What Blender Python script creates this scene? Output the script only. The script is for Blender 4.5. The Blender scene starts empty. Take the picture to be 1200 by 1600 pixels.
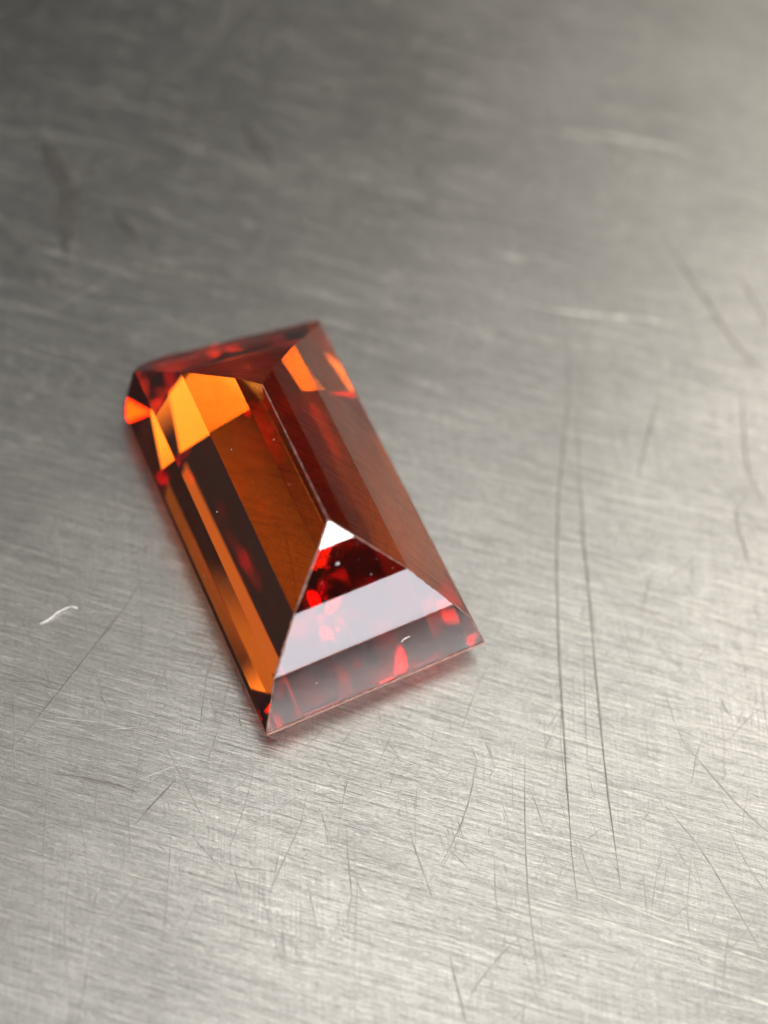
import bpy, bmesh, math, random
from mathutils import Vector, Matrix
R = math.radians
S = bpy.context.scene
# One scene unit is the girdle width of the stone, about 6 mm.
S.unit_settings.system = 'METRIC'
S.unit_settings.scale_length = 0.006
S.unit_settings.length_unit = 'MILLIMETERS'

# ------------------------------------------------------------------ camera
cam_d = bpy.data.cameras.new('camera')
cam = bpy.data.objects.new('camera', cam_d)
S.collection.objects.link(cam)
cam.matrix_world = Matrix(((0.90564, 0.35982, -0.22439, -1.1521),
                           (-0.42046, 0.83068, -0.36495, -2.6380),
                           (0.05508, 0.42486, 0.90358, 6.1115),
                           (0, 0, 0, 1)))
cam_d.sensor_fit = 'VERTICAL'
cam_d.sensor_height = 36
cam_d.sensor_width = 27
cam_d.lens = 54
cam_d.clip_start = 0.05
cam_d.clip_end = 2000
cam_d.dof.use_dof = True
cam_d.dof.focus_distance = 6.40
cam_d.dof.aperture_fstop = 0.175
cam_d.dof.aperture_blades = 0
S.camera = cam
S.render.resolution_x, S.render.resolution_y = 768, 1024

# ------------------------------------------------------------------ light
W = bpy.data.worlds.new('World')
S.world = W
W.use_nodes = True
bg = W.node_tree.nodes['Background']
bg.inputs['Color'].default_value = (0.93, 0.97, 1.0, 1)
bg.inputs['Strength'].default_value = 0.03

def lamp(name, az, el, dist, sx, sy, radiance, col):
    """A flat soft lamp at the given bearing, facing the stone."""
    d = bpy.data.lights.new(name, 'AREA')
    d.shape = 'RECTANGLE'
    d.size, d.size_y = sx, sy
    d.energy = radiance * math.pi * sx * sy
    d.color = col
    o = bpy.data.objects.new(name, d)
    S.collection.objects.link(o)
    v = Vector((math.cos(R(az)) * math.cos(R(el)), math.sin(R(az)) * math.cos(R(el)), math.sin(R(el))))
    o.location = v * dist
    o.rotation_euler = v.to_track_quat('Z', 'Y').to_euler()
    return o

lamp('ceiling_lamp', 42, 62, 260, 64, 52, 0.80, (1.0, 0.96, 0.89))
lamp('ceiling_lamp', 122, 66, 260, 60, 60, 0.9, (1.0, 0.96, 0.89))
lamp('ceiling_lamp', 35, 81, 260, 84, 84, 2.9, (1.0, 0.97, 0.92))
lamp('fill_lamp', 12, 46, 260, 90, 120, 4.6, (1.0, 0.94, 0.85))  # unseen fill, added to brighten the right side of the sheet
lamp('fill_lamp', 36, 44, 260, 56, 46, 0.34, (1.0, 0.94, 0.85))  # weak fill added so the outer left facet turns from black to brown
lamp('fill_lamp', 40, 30, 260, 110, 46, 1.5, (1.0, 0.92, 0.80))  # warm fill added to lift the far right of the sheet
lamp('window_lamp', -80, 6, 300, 60, 30, 6.0, (0.97, 0.93, 1.0))
lamp('window_lamp', -117, 20, 300, 110, 70, 0.7, (0.95, 0.95, 1.0))
lamp('desk_lamp', -88, 41, 200, 176, 58, 22, (1.0, 0.97, 0.93))
lamp('facet_fill', -66, 57, 200, 100, 30, 4.0, (1.0, 0.95, 0.90))  # dim source added for the orange glow in the far left facets
lamp('facet_fill', -112, 52, 200, 44, 30, 16, (1.0, 0.97, 0.93))  # another added source, for amber at the far end of the upper left facet

vs = S.view_settings
vs.view_transform = 'Standard'
vs.look = 'None'
vs.exposure = 0
vs.gamma = 1
vs.use_curve_mapping = False
S.render.engine = 'CYCLES'
S.cycles.max_bounces = 32
S.cycles.transmission_bounces = 24
S.cycles.glossy_bounces = 16
S.cycles.caustics_reflective = True
S.cycles.caustics_refractive = True
S.cycles.blur_glossy = 0.1
S.cycles.sample_clamp_indirect = 0

# ------------------------------------------------------------------ helpers
def mat(name):
    m = bpy.data.materials.new(name)
    m.use_nodes = True
    nt = m.node_tree
    nt.nodes.clear()
    out = nt.nodes.new('ShaderNodeOutputMaterial')
    return m, nt, out

def N(nt, typ, ins=None, **attrs):
    n = nt.nodes.new(typ)
    for k, v in attrs.items():
        setattr(n, k, v)
    for k, v in (ins or {}).items():
        s = n.inputs[k]
        if isinstance(v, bpy.types.NodeSocket):
            nt.links.new(v, s)
        else:
            s.default_value = v
    return n

def mesh_obj(name, verts, faces, m, parent=None, smooth=False):
    me = bpy.data.meshes.new(name)
    me.from_pydata(verts, [], faces)
    me.update()
    if smooth:
        for p in me.polygons:
            p.use_smooth = True
    me.materials.append(m)
    o = bpy.data.objects.new(name, me)
    S.collection.objects.link(o)
    if parent:
        o.parent = parent
    return o

ZP = -0.178            # top of the metal sheet
GRAIN = R(-40.2)       # bearing of the brushing on the sheet

# ------------------------------------------------------------------ metal sheet
def metal_material():
    m, nt, out = mat('brushed_steel')
    tc = N(nt, 'ShaderNodeTexCoord')
    def streak(bearing, sx, sy, det, seed, rough=.6):
        rot = N(nt, 'ShaderNodeMapping', {'Vector': tc.outputs['Object'], 'Rotation': (0, 0, -bearing)}, vector_type='POINT')
        mp = N(nt, 'ShaderNodeMapping', {'Vector': rot.outputs[0], 'Scale': (sx, sy, 1), 'Location': (seed, seed * .37, 0)})
        return N(nt, 'ShaderNodeTexNoise', {'Vector': mp.outputs[0], 'Scale': 1.0, 'Detail': det, 'Roughness': rough}).outputs['Fac']
    def add(*socks):
        r = socks[0]
        for q in socks[1:]:
            r = N(nt, 'ShaderNodeMath', {0: r, 1: q}, operation='ADD').outputs[0]
        return r
    fine = streak(GRAIN, 9, 210, 3, 3.1)
    mid = streak(GRAIN, 2.2, 75, 4, 11.7)
    cross = streak(R(66), 4, 110, 4, 23.9)
    grit = streak(GRAIN, 60, 150, 3, 7.7, .7)
    cloud = N(nt, 'ShaderNodeTexNoise', {'Vector': tc.outputs['Object'], 'Scale': 1.6, 'Detail': 5, 'Roughness': .6}).outputs['Fac']
    patch = N(nt, 'ShaderNodeMapRange', {'Value': cloud, 'From Min': .42, 'From Max': .62, 'To Min': .1, 'To Max': .7}).outputs[0]
    crs = N(nt, 'ShaderNodeMath', {0: cross, 1: .5}, operation='SUBTRACT').outputs[0]
    crs = N(nt, 'ShaderNodeMath', {0: crs, 1: patch}, operation='MULTIPLY').outputs[0]
    cross = N(nt, 'ShaderNodeMath', {0: crs, 1: .5}, operation='ADD').outputs[0]
    tot = add(fine, mid, cross, grit)
    v = N(nt, 'ShaderNodeMapRange', {'Value': tot, 'From Min': 1.55, 'From Max': 2.45, 'To Min': .54, 'To Max': 1.40})
    c = N(nt, 'ShaderNodeMapRange', {'Value': cloud, 'From Min': .25, 'From Max': .75, 'To Min': .86, 'To Max': 1.14})
    mul = N(nt, 'ShaderNodeMath', {0: v.outputs[0], 1: c.outputs[0]}, operation='MULTIPLY')
    col = N(nt, 'ShaderNodeVectorMath', {0: (.595, .585, .56), 1: mul.outputs[0]}, operation='MULTIPLY')
    rg = N(nt, 'ShaderNodeMapRange', {'Value': tot, 'From Min': 1.5, 'From Max': 2.5, 'To Min': .36, 'To Max': .26})
    bp = N(nt, 'ShaderNodeBump', {'Height': add(fine, mid, cross), 'Strength': .16, 'Distance': .006})
    p = N(nt, 'ShaderNodeBsdfPrincipled', {'Base Color': col.outputs[0], 'Metallic': 1.0, 'Roughness': rg.outputs[0],
                                          'Anisotropic': .42, 'Normal': bp.outputs[0]})
    t = N(nt, 'ShaderNodeCombineXYZ', {'X': math.cos(GRAIN), 'Y': math.sin(GRAIN), 'Z': 0.0})
    nt.links.new(t.outputs[0], p.inputs['Tangent'])
    nt.links.new(p.outputs[0], out.inputs[0])
    return m
M_plate = metal_material()

def plain(name, base, metallic, rough, **kw):
    m, nt, out = mat(name)
    tc = N(nt, 'ShaderNodeTexCoord')
    no = N(nt, 'ShaderNodeTexNoise', {'Vector': tc.outputs['Object'], 'Scale': 18.0, 'Detail': 3})
    k = N(nt, 'ShaderNodeMapRange', {'Value': no.outputs['Fac'], 'From Min': .3, 'From Max': .7, 'To Min': .75, 'To Max': 1.2})
    col = N(nt, 'ShaderNodeVectorMath', {0: base, 1: k.outputs[0]}, operation='MULTIPLY')
    p = N(nt, 'ShaderNodeBsdfPrincipled', {'Base Color': col.outputs[0], 'Metallic': metallic, 'Roughness': rough})
    for key, val in kw.items():
        p.inputs[key.replace('_', ' ')].default_value = val
    nt.links.new(p.outputs[0], out.inputs[0])
    return m
M_groove = plain('dark_groove', (.36, .335, .31), 1.0, .5)  # grime; the dark base colour also stands in for reflections the scratch turns away
M_groove_light = plain('shallow_groove', (.46, .44, .42), 1.0, .50)
M_smear = plain('dark_smear', (.26, .25, .24), 1.0, .46)
M_burr = plain('bright_burr', (.80, .78, .73), 1.0, .44)

def build_plate():
    bm = bmesh.new()
    x0, x1, y0, y1, t = -22, 26, -20, 30, 1.2
    bmesh.ops.create_cube(bm, size=1)
    for v in bm.verts:
        v.co = Vector((x0 if v.co.x < 0 else x1, y0 if v.co.y < 0 else y1, ZP - t if v.co.z < 0 else ZP))
    bmesh.ops.bevel(bm, geom=[e for e in bm.edges], offset=.08, segments=2, affect='EDGES')
    me = bpy.data.meshes.new('metal_sheet')
    bm.to_mesh(me); bm.free()
    me.materials.append(M_plate)
    o = bpy.data.objects.new('metal_sheet', me)
    S.collection.objects.link(o)
    o['kind'] = 'structure'
    o['label'] = 'brushed grey steel sheet covered in fine scratches under the gemstone'
    return o
plate = build_plate()

# ------------------------------------------------------------------ scratches
rnd = random.Random(7)

def ribbon(pts, width, ridge, verts, faces, lift=.0006):
    """A low ridge that tapers to both ends along a polyline on the sheet."""
    n = len(pts)
    b0 = len(verts)
    for i, p in enumerate(pts):
        q0, q1 = pts[max(0, i - 1)], pts[min(n - 1, i + 1)]
        t = Vector((q1[0] - q0[0], q1[1] - q0[1], 0))
        t.normalize()
        s_ = Vector((-t.y, t.x, 0))
        f = min(1.0, (.25 + 3.0 * min(i, n - 1 - i) / max(1, n - 1)))
        wd = width * f * rnd.uniform(.75, 1.2)
        c = Vector((p[0], p[1], ZP + lift))
        verts += [tuple(c - s_ * wd / 2), tuple(c + Vector((0, 0, ridge * f))), tuple(c + s_ * wd / 2)]
        if i:
            k = b0 + 3 * i
            faces += [(k - 3, k - 2, k + 1, k), (k - 2, k - 1, k + 2, k + 1)]

def densify(pts, step):
    out = []
    n = len(pts)
    P = [Vector(q) for q in pts]
    for i in range(n - 1):
        p0, p1, p2, p3 = P[max(0, i - 1)], P[i], P[i + 1], P[min(n - 1, i + 2)]
        m = max(1, min(4, int((p2 - p1).length / step)))
        for k in range(m):
            t = k / m
            q = .5 * ((2 * p1) + (p2 - p0) * t + (2 * p0 - 5 * p1 + 4 * p2 - p3) * t * t + (3 * p1 - p0 - 3 * p2 + p3) * t ** 3)
            out.append((q.x + rnd.uniform(-1, 1) * .0012, q.y + rnd.uniform(-1, 1) * .0012))
    out.append(tuple(P[-1]))
    return out

SCRATCHES = (
    (0.0073, 'd', ((1.621, 0.421), (1.483, 0.133), (1.335, -0.102), (1.207, -0.300), (1.061, -0.553), (0.933, -0.803), (0.815, -1.046), (0.695, -1.310), (0.580, -1.565), (0.470, -1.811), (0.396, -2.007))),
    (0.0071, 'd', ((1.473, 0.024), (1.323, -0.278), (1.188, -0.574), (1.065, -0.860), (0.934, -1.163), (0.809, -1.454), (0.725, -1.660), (0.649, -1.862), (0.582, -2.034))),
    (0.0042, 'd', ((1.200, -0.509), (1.113, -0.746), (1.049, -0.920), (0.998, -1.062))),
    (0.0041, 'd', ((0.955, -1.010), (0.822, -1.272), (0.711, -1.502))),
    (0.0095, 'd', ((2.344, 0.747), (2.340, 0.479), (2.349, 0.272), (2.354, 0.032), (2.416, -0.169))),
    (0.0095, 'd', ((2.572, 0.402), (2.569, 0.240), (2.557, 0.065))),
    (0.0068, 'd', ((2.268, -0.164), (2.139, -0.410), (2.055, -0.594), (2.038, -0.767))),
    (0.0060, 'd', ((1.915, -0.713), (1.862, -0.831), (1.834, -0.941), (1.813, -1.001))),
    (0.0061, 'd', ((1.862, -0.067), (1.693, -0.256), (1.554, -0.414))),
    (0.0053, 'd', ((1.407, -0.841), (1.309, -0.934), (1.243, -1.005))),
    (0.0048, 'd', ((1.594, -0.854), (1.552, -0.938), (1.532, -0.997))),
    (0.0072, 'd', ((-0.706, 0.031), (-0.823, -0.066), (-0.928, -0.134), (-1.034, -0.200), (-1.185, -0.297), (-1.307, -0.367), (-1.439, -0.455))),
    (0.0051, 'd', ((-1.443, -0.224), (-1.371, -0.196), (-1.280, -0.243), (-1.193, -0.319))),
    (0.0064, 'd', ((-1.362, -0.633), (-1.250, -0.707), (-1.129, -0.796), (-1.067, -0.853))),
    (0.0064, 'd', ((-0.902, -0.867), (-0.973, -0.901), (-1.052, -0.939), (-1.122, -0.975))),
    (0.0039, 'd', ((-1.110, -0.858), (-1.150, -0.968), (-1.187, -1.095))),
    (0.0044, 'd', ((-1.196, -1.190), (-1.286, -1.248), (-1.387, -1.299))),
    (0.0043, 'd', ((-0.821, -1.260), (-0.832, -1.368), (-0.838, -1.450))),
    (0.0037, 'd', ((-0.429, -1.144), (-0.507, -1.256), (-0.619, -1.351), (-0.739, -1.466))),
    (0.0050, 'd', ((0.479, -1.369), (0.379, -1.565), (0.286, -1.757), (0.205, -1.949), (0.136, -2.140), (0.094, -2.243))),
    (0.0053, 'd', ((-0.102, -1.420), (-0.118, -1.547), (-0.127, -1.658), (-0.142, -1.750))),
    (0.0067, 'd', ((-0.172, -1.973), (-0.194, -2.071), (-0.212, -2.171), (-0.230, -2.242))),
    (0.0039, 'd', ((0.165, -1.703), (0.100, -1.845), (0.056, -1.966))),
    (0.0048, 'd', ((0.052, -1.710), (0.015, -1.607), (-0.056, -1.661))),
    (0.0044, 'd', ((0.525, -1.748), (0.499, -1.882), (0.492, -2.008))),
    (0.0056, 'd', ((1.110, -1.588), (1.145, -1.665), (1.166, -1.766), (1.203, -1.918), (1.265, -2.080))),
    (0.0045, 'd', ((0.922, -1.808), (0.965, -2.005), (0.981, -2.243), (0.986, -2.442), (0.994, -2.529))),
    (0.0051, 'd', ((1.218, -1.611), (1.153, -1.668), (1.070, -1.769))),
    (0.0046, 'd', ((1.374, -1.485), (1.373, -1.548), (1.377, -1.581))),
    (0.0048, 'd', ((0.110, -2.032), (0.005, -2.067), (-0.126, -2.129), (-0.193, -2.179))),
    (0.0049, 'd', ((0.286, -1.237), (0.280, -1.310), (0.214, -1.401), (0.098, -1.527), (-0.044, -1.638))),
    (0.0048, 'd', ((-0.338, -1.332), (-0.391, -1.482), (-0.433, -1.605), (-0.509, -1.710))),
    (0.0039, 'd', ((0.699, -2.015), (0.662, -2.098), (0.621, -2.193))),
    (0.0046, 'd', ((-0.890, 0.111), (-0.836, 0.137), (-0.598, 0.169))),
    (0.0041, 'd', ((-0.930, 0.245), (-0.983, 0.003), (-1.065, -0.250))),
    (0.0045, 'd', ((-1.040, -0.292), (-1.055, -0.411), (-1.050, -0.475))),
    (0.0045, 'd', ((-0.768, -0.380), (-0.793, -0.495), (-0.768, -0.491))),
    (0.0040, 'd', ((-0.593, -0.458), (-0.665, -0.583), (-0.743, -0.734))),
    (0.0715, 'd', ((-0.307, 2.486), (-0.300, 2.289), (-0.295, 2.118), (-0.362, 1.979), (-0.428, 1.761))),
    (0.0554, 'd', ((0.676, 2.170), (0.693, 2.018), (0.708, 1.864))),
    (0.0458, 'd', ((-0.124, 1.921), (-0.102, 1.821), (-0.080, 1.713))),
    (0.0144, 'd', ((-0.360, 1.713), (-0.114, 1.582), (0.117, 1.412), (0.342, 1.230))),
    (0.0075, 'b', ((0.493, -1.221), (0.666, -1.366), (0.838, -1.510), (1.088, -1.737))),
    (0.0065, 'b', ((0.518, -1.081), (0.662, -1.195), (0.849, -1.316))),
    (0.0060, 'b', ((0.395, -1.233), (0.567, -1.377), (0.735, -1.528))),
    (0.0059, 'b', ((0.223, -1.147), (0.380, -1.263))),
    (0.0054, 'b', ((0.530, -1.566), (0.706, -1.696))),
    (0.0051, 'b', ((1.150, -1.232), (1.260, -1.323), (1.420, -1.441))),
    (0.0061, 'b', ((1.155, -1.508), (1.314, -1.622), (1.472, -1.736))),
    (0.0061, 'b', ((1.040, -1.139), (1.222, -1.277))),
    (0.0057, 'b', ((1.051, -0.881), (1.220, -0.988), (1.436, -1.129))),
    (0.0063, 'b', ((1.322, -0.923), (1.512, -1.056), (1.781, -1.224))),
    (0.0080, 'b', ((1.405, -0.439), (1.616, -0.577), (1.788, -0.694))),
    (0.0092, 'b', ((1.560, -0.435), (1.704, -0.543))),
    (0.0142, 'b', ((1.536, 0.623), (1.773, 0.468), (2.024, 0.338), (2.173, 0.219))),
    (0.0154, 'b', ((2.210, 1.495), (2.407, 1.370), (2.573, 1.257), (2.745, 1.119))),
    (0.0116, 'b', ((1.502, 0.974), (1.652, 0.849))),
    (0.0060, 'b', ((-1.130, -0.534), (-1.017, -0.575), (-0.889, -0.614))),
    (0.0062, 'b', ((-1.310, 0.166), (-1.234, 0.133), (-1.177, 0.098))),
    (0.0049, 'b', ((-1.035, -0.808), (-0.950, -0.808), (-0.838, -0.813))),
    (0.0059, 'b', ((-0.796, -0.852), (-0.680, -0.919))),
    (0.0072, 'b', ((-0.876, -1.658), (-0.671, -1.822), (-0.467, -1.987), (-0.288, -2.141))),
    (0.0063, 'b', ((-1.798, -1.262), (-1.677, -1.365), (-1.582, -1.467))),
    (0.0053, 'b', ((-1.012, -1.523), (-0.842, -1.642), (-0.759, -1.706))),
    (0.0051, 'b', ((-1.049, -0.000), (-0.943, -0.031), (-0.849, -0.094))),
    (0.0050, 'b', ((-1.280, -0.403), (-1.117, -0.500), (-0.960, -0.613))),
)
for wd, tone, pts in SCRATCHES:
    V, F = [], []
    ribbon(densify(pts, .08), wd * (1.35 if tone == 'd' else 1.1), min(.0007, wd * .10) if tone == 'd' else wd * .09, V, F, .0012)
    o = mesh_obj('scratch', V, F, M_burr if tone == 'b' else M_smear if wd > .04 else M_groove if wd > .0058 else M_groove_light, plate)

def in_view(x, y, margin=.25):
    """Inside the stretch of sheet around the stone."""
    q = [(-.2, 3.42), (3.65, 1.88), (.87, -2.74), (-1.88, -1.49)]
    for i in range(4):
        x0, y0 = q[i]
        x1, y1 = q[(i + 1) % 4]
        ex, ey = x1 - x0, y1 - y0
        l = math.hypot(ex, ey)
        if ((x - x0) * ey - (y - y0) * ex) / l < -margin:
            return False
    return True

def hairlines(name, count, mean_bearing, spread, lmin, lmax, wmin, wmax, bend, m, ridge):
    V, F = [], []
    k = 0
    while k < count:
        x, y = rnd.uniform(-2.3, 4.1), rnd.uniform(-3.1, 3.8)
        if not in_view(x, y):
            continue
        k += 1
        a = mean_bearing + rnd.gauss(0, spread)
        l = lmin * (lmax / lmin) ** (rnd.random() ** 1.6)
        wd = rnd.uniform(wmin, wmax)
        n = max(2, min(7, int(l / .07)))
        c = rnd.uniform(-bend, bend)
        pts = []
        for i in range(n + 1):
            pts.append((x, y))
            aa = a + c * (i / n - .5)
            x += math.cos(aa) * l / n
            y += math.sin(aa) * l / n
        ribbon(pts, wd, wd * ridge, V, F, rnd.uniform(.0004, .0009))
    o = mesh_obj(name, V, F, m, plate)
    o['kind'] = 'stuff'
    return o

hairlines('dark_hairlines', 4200, GRAIN, R(5), .02, .3, .0020, .0050, .05, M_groove_light, .10)
hairlines('bright_hairlines', 3800, GRAIN, R(3.5), .03, .6, .0018, .0042, .04, M_burr, .07)
hairlines('cross_scratches', 1700, R(66), R(24), .04, .5, .0018, .0046, .35, M_groove_light, .10)
hairlines('stray_scratches', 900, R(20), R(50), .02, .2, .0022, .0045, .8, M_groove_light, .10)
hairlines('pit_marks', 500, GRAIN, R(40), .008, .03, .003, .006, .2, M_groove_light, .1)

# ------------------------------------------------------------------ gemstone
w = [0.5000, 0.4042, 0.2510, 0.0803, 0.0000]
h = [0.0000, 0.1968, 0.3899, 0.5416, 0.5998]
d = [0.0000, 0.1425, 0.2948, 0.4529, 0.5360]
L = 0.8902
LF, SKEW, FS = .915, 7.5, 1.12         # the far end is cut a little askew and flatter

def gem_material():
    m, nt, out = mat('orange_garnet')
    g = N(nt, 'ShaderNodeBsdfGlass', {'Color': (1, 1, 1, 1), 'Roughness': 0.0, 'IOR': 1.95})
    v = N(nt, 'ShaderNodeVolumeAbsorption', {'Color': (.955, .605, .0, 1), 'Density': 4.2})
    nt.links.new(g.outputs[0], out.inputs['Surface'])
    nt.links.new(v.outputs[0], out.inputs['Volume'])
    return m
M_gem = gem_material()

def build_body(parent):
    bm = bmesh.new()
    bmesh.ops.create_cube(bm, size=4)
    def cut(pt, n):
        geom = bm.verts[:] + bm.edges[:] + bm.faces[:]
        r = bmesh.ops.bisect_plane(bm, geom=geom, dist=1e-7, plane_co=pt, plane_no=n, clear_outer=True)
        ed = [e for e in r['geom_cut'] if isinstance(e, bmesh.types.BMEdge)]
        if ed:
            bmesh.ops.contextual_create(bm, geom=ed)
    GT = .028                                    # girdle thickness
    cut((0, 0, ZP + .0015), (0, 0, -1))          # table, face down
    FX, FY = math.sin(R(SKEW)), math.cos(R(SKEW))
    for s in (1, -1):
        cut((s * .5, 0, 0), (s, 0, 0))
        if s > 0:
            cut((0, LF, 0), (FX, FY, 0))
        else:
            cut((0, -L, 0), (0, -1, 0))
        for i in range(4):
            dw, dh, dd = w[i] - w[i + 1], h[i + 1] - h[i], d[i + 1] - d[i]
            if s > 0 and i == 0:
                cut((.5, 0, 0), (math.sin(R(74)), 0, math.cos(R(74))))    # lowest right facet is steeper
            else:
                cut((s * w[i], 0, h[i]), (s * dh, 0, dw))
            if s > 0:
                cut((0, LF - FS * d[i], h[i]), (dh * FX, dh * FY, FS * dd))
            else:
                cut((0, -(L - d[i]), h[i]), (0, -dh, dd))
        # crown below the girdle, down to the table; the far end is cut much flatter
        for drop, ins, a_side in ((.0, .0, 45), (.055, .055, 38)):
            cut((s * (.5 - ins), 0, -GT - drop), (s * math.sin(R(a_side)), 0, -math.cos(R(a_side))))
    cut((0, LF, -GT), (FX * math.sin(R(45)), FY * math.sin(R(45)), -math.cos(R(45))))
    cut((0, L - .025, -GT - .018), (0, math.sin(R(17.5)), -math.cos(R(17.5))))
    cut((0, -L, -GT), (0, -math.sin(R(45)), -math.cos(R(45))))
    cut((0, -(L - .055), -GT - .055), (0, -math.sin(R(45)), -math.cos(R(45))))
    # rounded far left corner: short walls round an arc
    rr = .26
    cx = -.5 + rr
    cy = LF - cx * FX / FY - rr / FY
    for ang in (97, 113, 131, 149, 166):
        n = Vector((math.cos(R(ang)), math.sin(R(ang)), math.tan(R(14))))
        cut((cx + rr * n.x, cy + rr * n.y, 0), n)
    bmesh.ops.remove_doubles(bm, verts=bm.verts, dist=1e-5)
    bmesh.ops.recalc_face_normals(bm, faces=bm.faces)
    me = bpy.data.meshes.new('stone_body')
    bm.to_mesh(me); bm.free()
    me.materials.append(M_gem)
    o = bpy.data.objects.new('stone_body', me)
    S.collection.objects.link(o)
    o.parent = parent
    return o

gem = bpy.data.objects.new('gemstone', None)
gem.empty_display_size = .2
S.collection.objects.link(gem)
gem['label'] = 'orange brown step cut baguette gemstone lying table down on scratched metal'
gem['category'] = 'gemstone'
body = build_body(gem)

# frosted girdle band, a hair proud of the body
def build_girdle(parent):
    V, F = [], []
    e = .0016
    for p in body.data.polygons:
        zs = [body.data.vertices[i].co.z for i in p.vertices]
        if abs(p.normal.z) < .02 and max(zs) < .004:
            k = len(V)
            V += [tuple(body.data.vertices[i].co + p.normal * e) for i in p.vertices]
            F.append(tuple(range(k, k + len(p.vertices))))
    return mesh_obj('girdle', V, F, M_frost, parent)

def frost_material():
    m, nt, out = mat('frosted_stone')
    tc = N(nt, 'ShaderNodeTexCoord')
    no = N(nt, 'ShaderNodeTexNoise', {'Vector': tc.outputs['Object'], 'Scale': 45.0, 'Detail': 4})
    cr = N(nt, 'ShaderNodeMapRange', {'Value': no.outputs['Fac'], 'From Min': .35, 'From Max': .65, 'To Min': .35, 'To Max': 1.1})
    col = N(nt, 'ShaderNodeVectorMath', {0: (.34, .20, .17), 1: cr.outputs[0]}, operation='MULTIPLY')
    dif = N(nt, 'ShaderNodeBsdfPrincipled', {'Base Color': col.outputs[0], 'Roughness': .55})
    trn = N(nt, 'ShaderNodeBsdfTranslucent', {'Color': (.7, .3, .16, 1)})
    mx = N(nt, 'ShaderNodeMixShader', {0: .35, 1: dif.outputs[0], 2: trn.outputs[0]})
    nt.links.new(mx.outputs[0], out.inputs[0])
    return m
M_frost = frost_material()
build_girdle(gem)

def corner(i, sx, sy):
    return Vector((sx * w[i], sy * (L - d[i]), h[i]))

def worn_edge(pts, r0, r1, parent):
    """A chipped, uneven frosted line along an edge between facets."""
    V, F = [], []
    tot = sum((pts[i + 1] - pts[i]).length for i in range(len(pts) - 1))
    samples = []
    for i in range(len(pts) - 1):
        m = max(2, int((pts[i + 1] - pts[i]).length / .018))
        for k in range(m):
            samples.append(pts[i].lerp(pts[i + 1], k / m))
    samples.append(pts[-1])
    n = len(samples)
    for i, c in enumerate(samples):
        t = (samples[min(n - 1, i + 1)] - samples[max(0, i - 1)]).normalized()
        a = t.cross(Vector((0, 0, 1))).normalized()
        b = a.cross(t).normalized()
        r = (r0 + (r1 - r0) * i / (n - 1)) * rnd.uniform(.45, 1.35)
        for q in range(5):
            an = q * 2 * math.pi / 5 + rnd.uniform(-.3, .3)
            V.append(tuple(c + a * math.cos(an) * r + b * math.sin(an) * r * .7))
        if i:
            k = 5 * (i - 1)
            for q in range(5):
                F.append((k + q, k + (q + 1) % 5, k + 5 + (q + 1) % 5, k + 5 + q))
    return mesh_obj('worn_edge', V, F, M_frost, parent)

worn_edge([corner(4, 0, -1), Vector((0, LF - FS * d[4], h[4]))], .0042, .0030, gem)
worn_edge([corner(i, -1, -1) for i in (4, 3, 2, 1)], .0045, .0060, gem)
worn_edge([corner(i, -1, -1) for i in (1, 0)], .0040, .0050, gem)
worn_edge([corner(i, 1, -1) for i in (4, 3, 2, 1)] + [Vector((.466, -(L - d[1] * .119 / h[1]), .119)), corner(0, 1, -1)], .0036, .0034, gem)
worn_edge([corner(1, -1, -1), corner(1, 1, -1)], .0024, .0028, gem)
worn_edge([corner(0, -1, -1), corner(0, 1, -1)], .0040, .0050, gem)

# ------------------------------------------------------------------ dust and lint
M_dust = plain('pale_dust', (.46, .42, .39), 0.0, .7)
M_lint = plain('white_lint', (.46, .455, .44), 0.0, .6)

def facet_point(side, i, u, t):
    """A point on a pavilion facet: u along it, t up it."""
    if side == 'N':
        a, b, c, e = corner(i, -1, -1), corner(i, 1, -1), corner(i + 1, -1, -1), corner(i + 1, 1, -1)
    else:
        sx = -1 if side == 'L' else 1
        a, b, c, e = corner(i, sx, -1), corner(i, sx, 1), corner(i + 1, sx, -1), corner(i + 1, sx, 1)
    nrm = (b - a).cross(c - a).normalized()
    if nrm.z < 0:
        nrm = -nrm
    return a.lerp(b, u).lerp(c.lerp(e, u), t), nrm

def speck(V, F, c, nrm, r):
    k = len(V)
    a = nrm.orthogonal().normalized()
    b = nrm.cross(a)
    for q in range(5):
        an = q * 1.2566 + rnd.uniform(-.4, .4)
        rr = r * rnd.uniform(.6, 1.2)
        V.append(tuple(c + a * math.cos(an) * rr + b * math.sin(an) * rr + nrm * .0004))
    V.append(tuple(c + nrm * r * .7))
    for q in range(5):
        F.append((k + q, k + (q + 1) % 5, k + 5))

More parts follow.
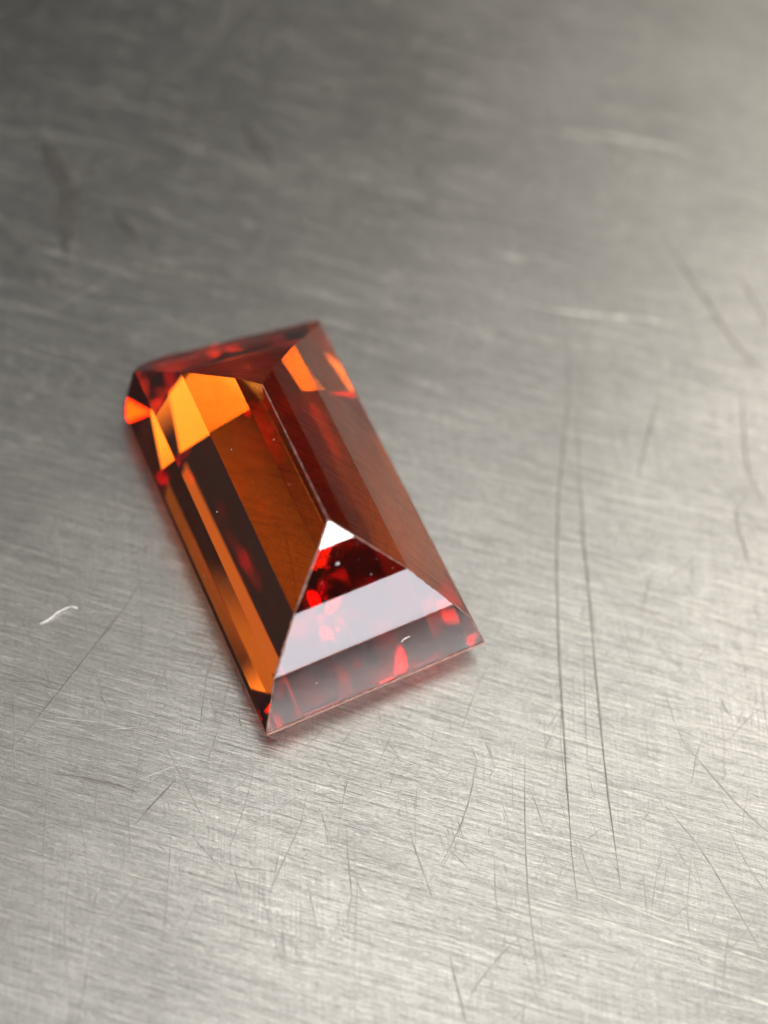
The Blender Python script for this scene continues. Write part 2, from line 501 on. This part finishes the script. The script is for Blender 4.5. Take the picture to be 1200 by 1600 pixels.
V, F = [], []
for side, i, count in (('L', 0, 6), ('L', 1, 10), ('L', 2, 8), ('L', 3, 10), ('R', 3, 4), ('R', 2, 6), ('R', 1, 5), ('N', 2, 9), ('N', 0, 14), ('N', 1, 2)):
    for _ in range(count):
        c, nrm = facet_point(side, i, rnd.uniform(.04, .96), rnd.uniform(.05, .95))
        speck(V, F, c, nrm, .0010 + .0034 * rnd.random() ** 4)
dust = mesh_obj('dust', V, F, M_dust)
dust['kind'] = 'stuff'
dust['label'] = 'tiny pale dust specks scattered over the facets of the orange gemstone'
dust['category'] = 'dust'

V, F = [], []
c, nrm = facet_point('N', 2, .43, .62)
speck(V, F, c, nrm, .0085)
o = mesh_obj('dust_flake', V, F, M_lint)
o['label'] = 'small white flake on the dark red facet below the bright tip of the gemstone'
o['category'] = 'flake'

def lint(pts, r, label, group=None):
    V, F = [], []
    P = [Vector(q) for q in pts]
    S_ = []
    for i in range(len(P) - 1):
        p0, p1, p2, p3 = P[max(0, i - 1)], P[i], P[i + 1], P[min(len(P) - 1, i + 2)]
        for k in range(4):
            t = k / 4
            S_.append(.5 * ((2 * p1) + (p2 - p0) * t + (2 * p0 - 5 * p1 + 4 * p2 - p3) * t * t + (3 * p1 - p0 - 3 * p2 + p3) * t ** 3))
    S_.append(P[-1])
    n = len(S_)
    for i, c in enumerate(S_):
        t = (S_[min(n - 1, i + 1)] - S_[max(0, i - 1)]).normalized()
        a = t.cross(Vector((0, 0, 1))).normalized()
        b = a.cross(t)
        f = r * (.45 if i in (0, n - 1) else rnd.uniform(.85, 1.15))
        for q in range(6):
            an = q * math.pi / 3
            V.append(tuple(c + a * math.cos(an) * f + b * math.sin(an) * f))
        if i:
            k = 6 * (i - 1)
            for q in range(6):
                F.append((k + q, k + (q + 1) % 6, k + 6 + (q + 1) % 6, k + 6 + q))
    F.append(tuple(range(5, -1, -1)))
    F.append(tuple(range(6 * (n - 1), 6 * n)))
    o = mesh_obj('lint_fibre', V, F, M_lint, smooth=True)
    o['label'] = label
    o['category'] = 'lint'
    return o

z = ZP + .0065
lint([(-1.185, .008, z), (-1.137, .013, z), (-1.098, .025, z + .006), (-1.062, .028, z + .008), (-1.032, .028, z + .004), (-1.009, .012, z)],
     .0046, 'short curved white lint fibre lying on the bare metal beside the gemstone')
lint([(.147, -.794, .136), (.158, -.789, .143), (.173, -.788, .146), (.188, -.788, .146)],
     .0030, 'tiny curled white lint fibre stuck on the mauve end facet of the gemstone')
